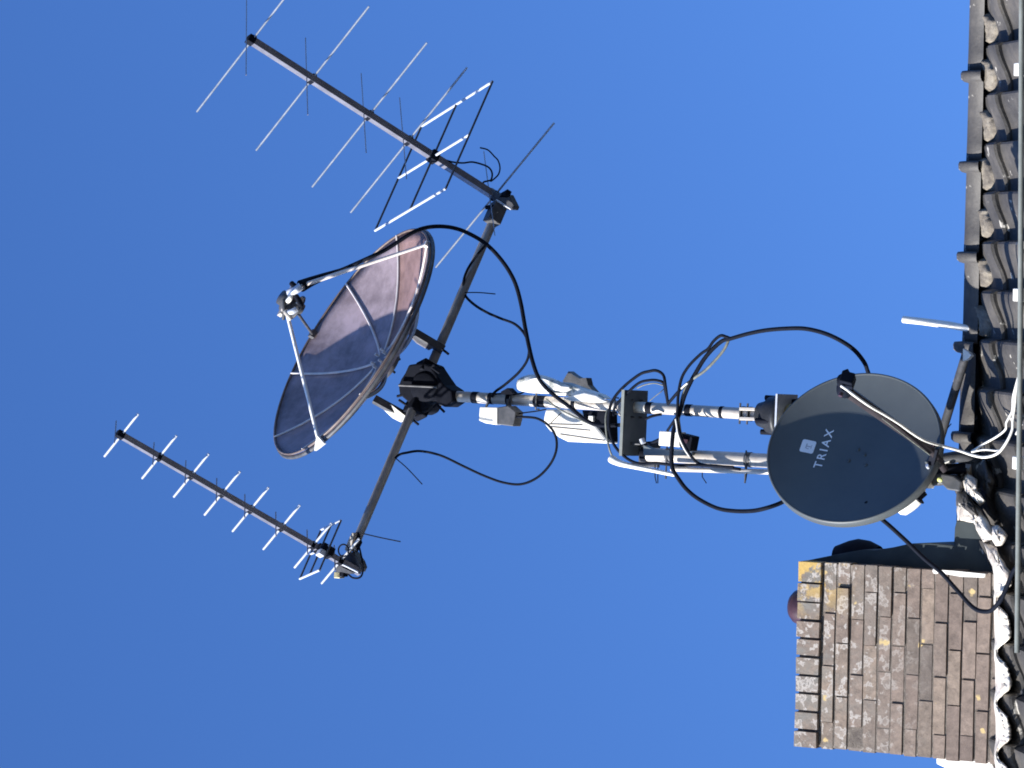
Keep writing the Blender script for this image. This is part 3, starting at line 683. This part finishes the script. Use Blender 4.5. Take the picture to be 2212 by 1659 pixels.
# ================================================================== OFFSET SATELLITE DISH
eX = vec(.327, -.864, .377).normalized(); eY = vec(-.854, -.10, .508); eY = (eY - eX * eY.dot(eX)).normalized()   # eY up the dish
Nn = vec(-.401, -.488, -.771).normalized(); Nn = (Nn - eX * Nn.dot(eX) - eY * Nn.dot(eY)).normalized()
TC = at(1843, 966, -.42)
Ra, Rb, TD = .336, .366, .060
tri = thing('satellite_dish', TC.copy(), 'dark grey satellite dish with white TRIAX lettering, low beside the brick chimney', 'satellite dish')
def tp(r, a, off=0.):
    x, y = r * Ra * math.cos(a), r * Rb * math.sin(a)
    return TC + eX * x + eY * y - Nn * (TD * (1 - r * r)) + Nn * off
def txy(x, y, off=0.):
    r2 = (x / Ra) ** 2 + (y / Rb) ** 2; return TC + eX * x + eY * y - Nn * TD * (1 - r2) + Nn * off
face = MB(); na = 96; prof = [(0.001, 0)] + [(i / 18, 0) for i in range(1, 19)]
vs = [tp(r, 2 * math.pi * j / na) for r, _ in prof for j in range(na)]; k = len(prof)
face.add(vs, [(i * na + j, i * na + (j + 1) % na, (i + 1) * na + (j + 1) % na, (i + 1) * na + j) for i in range(k - 1) for j in range(na)], True)
face.build('reflector', 'anth', tri)
rim = MB(); prof = [(1.0, -.0005), (1.012, .004), (1.028, .003), (1.036, -.004), (1.040, -.034), (1.030, -.038), (1.018, -.030)]
vs = [TC + (eX * Ra * math.cos(2 * math.pi * j / na) + eY * Rb * math.sin(2 * math.pi * j / na)) * r + Nn * o_ for r, o_ in prof for j in range(na)]
rim.add(vs, [(i * na + j, i * na + (j + 1) % na, (i + 1) * na + (j + 1) % na, (i + 1) * na + j) for i in range(len(prof) - 1) for j in range(na)], True)
rim.build('rim', 'anth', tri)
bkm = MB(); vs = [tp(i / 12, 2 * math.pi * j / 48, -.006) for i in range(1, 13) for j in range(48)]
bkm.add(vs, [(i * 48 + j, i * 48 + (j + 1) % 48, (i + 1) * 48 + (j + 1) % 48, (i + 1) * 48 + j) for i in range(11) for j in range(48)], True); bkm.add(vs[:48], [tuple(range(48))])
bkm.build('back_shell', 'anth', tri)
# lettering
def text_mesh(body, size, cx, cy, off, mat, name, parent, sx=1.0, space=1.15):
    cu = bpy.data.curves.new('lettering', 'FONT'); cu.body = body; cu.size = size; cu.align_x = 'CENTER'; cu.align_y = 'CENTER'; cu.space_character = space
    cu.offset = .0007; cu.resolution_u = 4
    to = bpy.data.objects.new('lettering_source', cu); col.objects.link(to)
    bpy.context.view_layer.update()
    me = bpy.data.meshes.new_from_object(to.evaluated_get(bpy.context.evaluated_depsgraph_get()))
    bpy.data.objects.remove(to)
    import bmesh
    bm = bmesh.new(); bm.from_mesh(me); bmesh.ops.triangulate(bm, faces=bm.faces); bmesh.ops.subdivide_edges(bm, edges=[e for e in bm.edges if e.calc_length() > .02], cuts=2); bm.to_mesh(me); bm.free()
    mb = MB(); mb.add([txy(cx + v_.co.x * sx, cy + v_.co.y, off) for v_ in me.vertices], [tuple(p.vertices) for p in me.polygons])
    return mb.build(name, mat, parent)
text_mesh('TRIAX', .049, -.002, .148, .0015, 'print', 'lettering', tri, 1.05, 1.35)
lg = MB(); q = []
for (cx_, cy_, a0) in ((1, 1, 0), (-1, 1, 90), (-1, -1, 180), (1, -1, 270)):
    for t in range(5):
        a = R(a0 + 90 * t / 4); q.append(txy(-.004 + cx_ * .021 + .008 * math.cos(a), .218 + cy_ * .021 + .008 * math.sin(a), .0015))
lg.add(q, [tuple(range(len(q)))]); lg.build('logo_square', 'print', tri)
lm = MB()
for (xa_, xb_, ya_, yb_) in ((-.010, .012, .004, .009), (-.002, .003, -.012, .004), (-.012, -.008, -.006, .004), (-.008, .010, -.016, -.013)):
    lm.add([txy(-.004 + x_, .218 + y_, .0024) for x_, y_ in ((xa_, ya_), (xb_, ya_), (xb_, yb_), (xa_, yb_))], [(0, 1, 2, 3)])
lm.build('logo_mark', 'printgrey', tri)
for x_, y_ in ((.0, -.03), (-.035, .03), (-.045, -.05), (-.02, -.33), (-.30, .0) if False else (.02, .005)):
    c_ = txy(x_, y_, .001); MB().lathe(c_, Nn, [(0, .008), (.003, .007), (.004, .001)], 12).build('rivet', 'anth', tri)
# feed arm and converter
foot = TC - eY * (Rb + .005) + Nn * 0
head = foot + Nn * (322 * S) + eY * (74 * S) - eX * (27 * S)
arm = MB().tube([foot - Nn * .10 + eY * .0, foot + Nn * .05, head - Nn * .06], [.020, .021, .027], 4)
arm.build('feed_arm', 'armbrown', tri)
MB().cyl(foot.lerp(head, .10) - eX * .019 - eY * .016, foot.lerp(head, .62) - eX * .021 - eY * .016, .0028, 6).build('arm_lit_edge', 'grey_cable', tri)  # pale strip paints the light along the lower edge of the arm
MB().prism([foot + Nn * .0 + eX * .04 + eY * .03, foot + Nn * .0 - eX * .04 + eY * .03, foot + Nn * .07], -eY * .03).build('arm_foot', 'blackcast', tri, bevel=.003)
MB().cyl(foot + eY * .02 - eX * .05 + Nn * .0, foot + eY * .02 - eX * .05 + Nn * .02, .007, 8).build('arm_bolt', 'alu', tri)
MB().cyl(foot + eY * .025 + eX * .05 + Nn * .0, foot + eY * .025 + eX * .05 + Nn * .015, .008, 8).build('arm_bolt', 'red', tri)
fdir = (TC - head - Nn * .05).normalized()
lnb = MB().lathe(head, fdir, [(-.06, .001), (-.06, .024), (-.02, .026), (-.01, .020), (.02, .022), (.03, .032), (.055, .034), (.058, .001)], 20).build('converter', 'black', tri)
MB().box(head - fdir * .045 - eY * .018 + eX * .005, (fdir, eX, eX.cross(fdir).normalized()), (.034, .024, .026)).build('converter_body', 'black', lnb, bevel=.004)
MB().bar(head - fdir * .015 + eX * .0 - eY * .02, head + eX * .062 + eY * .01, .022, .022, Nn).build('converter_clip', 'black', lnb, bevel=.003)
MB().cyl(head - eX * .05 - eY * .0, head - eX * .035 - eY * .0, .009, 10).build('converter_plug', 'red', lnb)
# roof bracket of the dish and the small motor unit
bkc = TC - Nn * .10 - eY * .02
br = thing('dish_bracket', at(2060, 1005, -.15), 'curved dark steel bracket tube holding the grey satellite dish to the roof', 'bracket')
MB().tube(spline([bkc, at(1950, 1000, -.25), at(1993, 1004, -.22), at(2036, 992, -.2), at(2082, 986, -.17), at(2106, 992, -.12), at(2112, 1016, -.1), at(2116, 1050, -.08)], 6), .024, 14).build('bent_tube', 'darksteel', br)
MB().tube([at(1988, 1020, -.24), at(2030, 1014, -.2), at(2086, 1012, -.16)], .022, 12).build('lower_tube', 'blackcast', br)
MB().tube(spline([at(1990, 1015, -.27), at(2020, 1008, -.26), at(2050, 996, -.24)], 4), .0045, 8).build('edge_strip', 'whitecable', br)
MB().box(bkc, (eX, eY, Nn), (.06, .07, .02)).build('back_plate', 'darksteel', br, bevel=.004)
MB().lathe(at(2029, 1036, -.26), V(0, 1, 0), [(0, .001), (.001, .010), (.01, .011), (.02, .006)], 12).build('end_plug', 'yellow', br)
MB().prism([at(px, py, -.22) for px, py in ((2006, 1028), (2030, 1022), (2060, 1028), (2076, 1040), (2072, 1062), (2046, 1058), (2034, 1046), (2008, 1050))], V(0, .10, 0)).build('clamp_block', 'darksteel', br, bevel=.006)
MB().prism([at(px, py, -.25) for px, py in ((1978, 1036), (2000, 1030), (2008, 1048), (2004, 1056), (1992, 1050), (1982, 1044))], V(0, .06, 0)).build('clamp_jaw', 'white', br, bevel=.004)
mo_ = thing('motor_unit', at(1955, 1068, -.2), 'small white round ended unit with a dark end poking out below the satellite dish', 'motor')
a_, b_ = at(1944, 1098, -.30), at(1986, 1060, -.28); ax_ = (b_ - a_)
MB().lathe(a_, ax_, [(-.018, .001), (-.014, .022), (0, .038), (.03, .044), (.06, .046), (ax_.length - .03, .044)], 24).build('body', 'white', mo_)
MB().lathe(a_, ax_, [(ax_.length - .032, .036), (ax_.length - .025, .050), (ax_.length - .02, .050), (ax_.length - .018, .034), (ax_.length + .012, .034), (ax_.length + .014, .001)], 24).build('end_cap', 'blackcast', mo_)
MB().bar(at(1985, 1040, -.2), at(1996, 1062, -.2), .01, .02, X).build('bracket_arm', 'galv', mo_)

# stay tube and white rod on the ridge
st_ = thing('stay_tube', at(2088, 766, .0), 'dark steel stay tube leaning from the ridge cap to the mast foot', 'tube')
MB().tube([at(2086, 768, -.06), at(2012, 1010, -.02)], .0185, 14).build('tube', 'darksteel', st_)
MB().tube([at(2078, 782, -.055), at(2062, 826, -.055)], .008, 10).build('stay_highlight', 'alu', st_)  # pale strip stands in for a highlight on the dark tube
MB().prism([at(px, py, -.13) for px, py in ((2080, 753), (2092, 761), (2098, 768), (2090, 776), (2080, 780))], V(0, .03, 0)).build('foot_plate', 'white', st_)
MB().tube([at(2015, 930, -.04), at(1996, 1010, -.04)], .005, 8).build('side_wire', 'alu', st_)
MB().tube([at(2022, 955, -.03), at(2055, 915, .0)], .002, 6).build('tie_tail', 'blackcast', st_)
tag(MB().tube([at(1951, 690, .03), at(1990, 694, .03), at(2050, 702, .03), at(2098, 711, .03)], [.015, .015, .0155, .014], 14).build('ridge_rod', 'white'), 'white plastic rod sticking up from a ridge cap', 'rod')

# ================================================================== CABLES
cable('feed_cable', [(690, 598, fy + .06), (735, 584, fy + .13), (790, 560, -.42), (832, 540, -.36), (862, 521, -.32), (890, 503, -.28), (915, 493, -.22), (945, 489, -.15), (978, 492, -.08), (1010, 503, -.04), (1050, 527, 0), (1085, 564, 0), (1110, 605, 0), (1124, 650, 0), (1134, 705, -.02), (1143, 750, -.04), (1152, 786, -.06), (1163, 815, -.07), (1180, 838, -.075), (1205, 860, -.075), (1232, 880, -.08), (1258, 902, -.08), (1290, 918, -.06), (1345, 918, -.04)], .0092, 'black', 'thick black cable arching from the brown dish feed down to the mast')
cable('cable', [(1050, 528, .3), (1030, 552, .30), (1010, 582, .28), (1001, 610, .26), (1004, 636, .26), (1022, 656, .2), (1050, 674, .12), (1082, 688, .06), (1112, 700, .02), (1132, 720, 0), (1142, 745, -.02), (1140, 775, -.02), (1122, 803, -.02), (1092, 830, -.02), (1070, 846, -.03), (1062, 858, -.035)], .0062, 'black', 'thinner black cable looping from the right boom pole back to the mast')
cable('cable', [(853, 990, -.27), (863, 982, -.26), (878, 978, -.25), (908, 974.5, -.22), (952, 984, -.2), (1003, 1008, -.15), (1044, 1027, -.12), (1086, 1042, -.1), (1125, 1046, -.08), (1160, 1032, -.06), (1187, 1005, -.05), (1201, 975, -.05), (1201, 945, -.05), (1187, 921, -.06), (1163, 905, -.07), (1137, 901, -.07), (1108, 901, -.07)], .0056, 'black', 'thin black cable drooping from the lower left boom to the small white box', n=8)
cable('cable', [(1108, 896, -.06), (1130, 892, -.05), (1160, 888, -.03), (1180, 884, -.02)], .003, 'black', 'short thin lead between the small white box and the mast')
Z5 = lambda x, y: (1316.6 + .2976 * x, 658.3 + .2976 * y)
def c5(name, pts, r, mat, label, dy=-.09, n=6): return cable(name, [(*Z5(p[0], p[1]), (p[2] if len(p) > 2 else dy)) for p in pts], r, mat, label, n=n)
c5('cable', [(425, 725, -.03), (418, 680, -.05), (405, 580), (390, 510), (340, 478), (280, 485), (220, 505), (120, 580), (45, 660), (5, 740), (-5, 850), (5, 930), (30, 1010), (80, 1075), (150, 1130), (230, 1155), (340, 1150), (480, 1165), (640, 1165), (900, 1180)], .0068, 'black', 'black cable in the outer loop round the bearing plate')
c5('cable', [(425, 715, -.03), (408, 640, -.05), (392, 570), (350, 550), (290, 548), (210, 570), (110, 660), (40, 740), (30, 800, -.05)], .0062, 'black', 'black cable in the inner loop over the bearing plate')
c5('cable', [(390, 585, -.07), (330, 570, -.08), (260, 580, -.08), (200, 605, -.07)], .0028, 'grey_cable', 'thin grey wire just inside the black loops at the plate')
c5('cable', [(-15, 760, -.08), (-28, 830), (-20, 950), (0, 1050), (15, 1090, -.07)], .0045, 'grey_cable', 'grey cable hanging on the outer side of the bearing plate')
c5('cable', [(1905, 560, -.08), (1875, 485, -.10), (1850, 420, -.13), (1780, 332, -.17), (1680, 262, -.22), (1560, 207, -.2), (1420, 174, -.18), (1280, 173, -.16), (1130, 186, -.14), (1000, 212, -.13), (880, 246, -.12), (820, 262, -.1), (750, 320, -.1), (690, 390, -.1), (640, 470, -.1), (590, 560, -.1), (545, 660, -.1), (515, 760, -.1), (490, 840, -.1), (465, 910, -.11), (455, 1000, -.12), (450, 1100, -.12), (458, 1190, -.12), (500, 1262, -.12), (560, 1340, -.12), (650, 1412, -.12), (780, 1476, -.13), (900, 1497, -.15), (1030, 1497, -.2), (1130, 1478, -.25), (1240, 1440, -.22), (1300, 1400, -.20)], .0092, 'black', 'thick black cable making the widest loop, both ends behind the dark satellite dish')
c5('cable', [(880, 246, -.12), (845, 232, -.12), (805, 225, -.12), (755, 265, -.12), (715, 320, -.12), (660, 360, -.12), (580, 440, -.12), (525, 530, -.12), (500, 650, -.12), (495, 740, -.12), (490, 830, -.12), (512, 940, -.12), (555, 1040, -.12), (610, 1120, -.1), (670, 1160, -.08), (800, 1172, -.06), (950, 1195, -.06)], .0068, 'black', 'black cable hanging straight from the tied bundle down the lower mast')
c5('cable', [(865, 255, -.10), (835, 320, -.1), (770, 400, -.1), (690, 480, -.1), (610, 535, -.1), (570, 580, -.1), (535, 650, -.1), (515, 740, -.1), (500, 810, -.1), (510, 900, -.1), (520, 960, -.1)], .0066, 'grey_cable', 'olive grey cable in the tied bundle')
c5('cable', [(600, 545, -.09), (520, 610, -.08), (440, 700, -.05), (425, 722, -.03)], .0068, 'black', 'short black cable branching from the bundle to the mast')
c5('cable', [(500, 800, -.1), (470, 840, -.1), (440, 885, -.09), (420, 915, -.08)], .006, 'black', 'short black cable entering the cream box from above')
c5('cable', [(480, 830, -.125), (488, 880, -.125), (500, 950, -.125), (540, 1040, -.11), (580, 1100, -.1)], .004, 'whitecable', 'short white wire hanging in front of the cream box')
c5('cable_tie', [(520, 610, -.13), (545, 585, -.13), (565, 570, -.13)], .004, 'white', 'white cable tie round the bundle above the mast')
c5('cable', [(260, 830, -.05), (300, 812, -.05), (345, 800, -.04), (380, 795, -.03)], .0062, 'black', 'short black lead under the bearing plate')
c5('cable', [(290, 700, -.07), (330, 665, -.07), (370, 635, -.07), (395, 610, -.06)], .002, 'grey_cable', 'thin pale tie end above the mast beside the plate')
cable('cable', [(1870, 1085, -.5), (1893, 1111, -.5), (1924, 1138, -.48), (1961, 1172, -.45), (1995, 1205, -.42), (2032, 1236, -.40), (2063, 1270, -.39), (2093, 1304, -.38), (2110, 1317, -.38), (2126, 1321, -.40), (2142, 1318, -.42), (2161, 1297, -.45), (2174, 1270, -.46), (2186, 1240, -.47), (2196, 1225, -.48)], .0092, 'black', 'black cable sagging across the brick chimney onto the tiles')
cable('cable', [(1180, 862, -.06), (1205, 882, -.06), (1240, 900, -.06), (1275, 916, -.06), (1300, 920, -.05), (1322, 919, -.05)], .004, 'grey_cable', 'grey wire beside the thick cable on the mast')
cable('cable', [(1060, 852, -.02), (1090, 850, -.03), (1125, 850, -.03), (1134, 838, -.03), (1125, 828, -.02)], .004, 'black', 'thin black wire lying along the mast below the rotator')
cable('cable', [(1046, 402, .5), (1044, 394, .48), (1053, 391, .47), (1061, 388, .46), (1063, 374, .45), (1056, 362, .44), (1041, 355, .43), (1020, 350, .4), (1000, 352, .36), (978, 350, .32), (960, 345, .3), (945, 340, .28)], .0042, 'black', 'thin black lead coiling from the square loop to the right boom end')
cable('cable', [(1060, 392, .49), (1068, 386, .48), (1077, 376, .46), (1080, 362, .45), (1076, 347, .44), (1068, 338, .43), (1054, 324, .42), (1037, 319, .41)], .0036, 'black', 'thin black wire curling up beside the rear cross of the large aerial')
cable('cable', [(752, 1240, -.5), (762, 1248, -.5), (776, 1248, -.49), (783, 1238, -.48), (783, 1215, -.47), (778, 1190, -.46), (775, 1178, -.46)], .0042, 'black', 'thin black lead looping below the small aerial bracket')
lp = [(742 + 11 * math.cos(R(a)), 1189 + 13 * math.sin(R(a)), -.55) for a in range(60, 420, 30)]
cable('cable', lp, .0036, 'black', 'small black coil of wire beside the small aerial bracket')
for nm, pts, lab in ((1, [(1004, 632, .2), (1035, 632, .2), (1070, 635, .2)], 'black cable tie tail sticking out from the right boom pole'),
                     (2, [(855, 990, -.3), (880, 1012, -.3), (912, 1046, -.3)], 'black cable tie tail slanting down from the left boom pole'),
                     (3, [(786, 1153, -.46), (825, 1162, -.46), (865, 1170, -.46)], 'black cable tie tail beside the small aerial')):
    cable('cable_tie', pts, .0026, 'black', lab)
Z2 = lambda x, y: (1645.8 + .3307 * x, 630.9 + .3307 * y)
def c2(pts, r, mat, label): 
    return cable('cable', [(*Z2(p[0], p[1]), p[2]) for p in pts], r, mat, label)
hy = head.y - Y0
c2([(518, 612, hy - .06), (560, 640, hy - .06), (600, 672, hy - .06), (700, 742, hy + .0), (800, 800, hy + .1), (900, 862, hy + .22), (980, 920, hy + .34), (1060, 968, hy + .42), (1160, 1000, -.46), (1280, 1032, -.38), (1380, 1066, -.36), (1460, 1078, -.38), (1540, 1052, -.4), (1595, 985, -.42), (1635, 900, -.42), (1640, 830, -.42), (1652, 740, -.43), (1662, 640, -.44), (1690, 480, -.45)], .0058, 'whitecable', 'white cable running from the dish converter along its arm to the roof')
c2([(1370, 1042, -.35), (1450, 992, -.36), (1540, 940, -.38), (1592, 895, -.4), (1598, 850, -.41), (1635, 775, -.42), (1640, 690, -.43), (1662, 600, -.44), (1692, 490, -.45)], .0046, 'whitecable', 'second white cable parting from the first over the tiles')
c2([(1370, 1044, -.36), (1450, 1030, -.38), (1530, 1036, -.39), (1550, 1034, -.4)], .0038, 'whitecable', 'short white wire bridging the two white cables')
c2([(1660, 930, -.43), (1680, 890, -.44), (1700, 860, -.45)], .005, 'whitecable', 'short white cable end by the pale roof pipe')
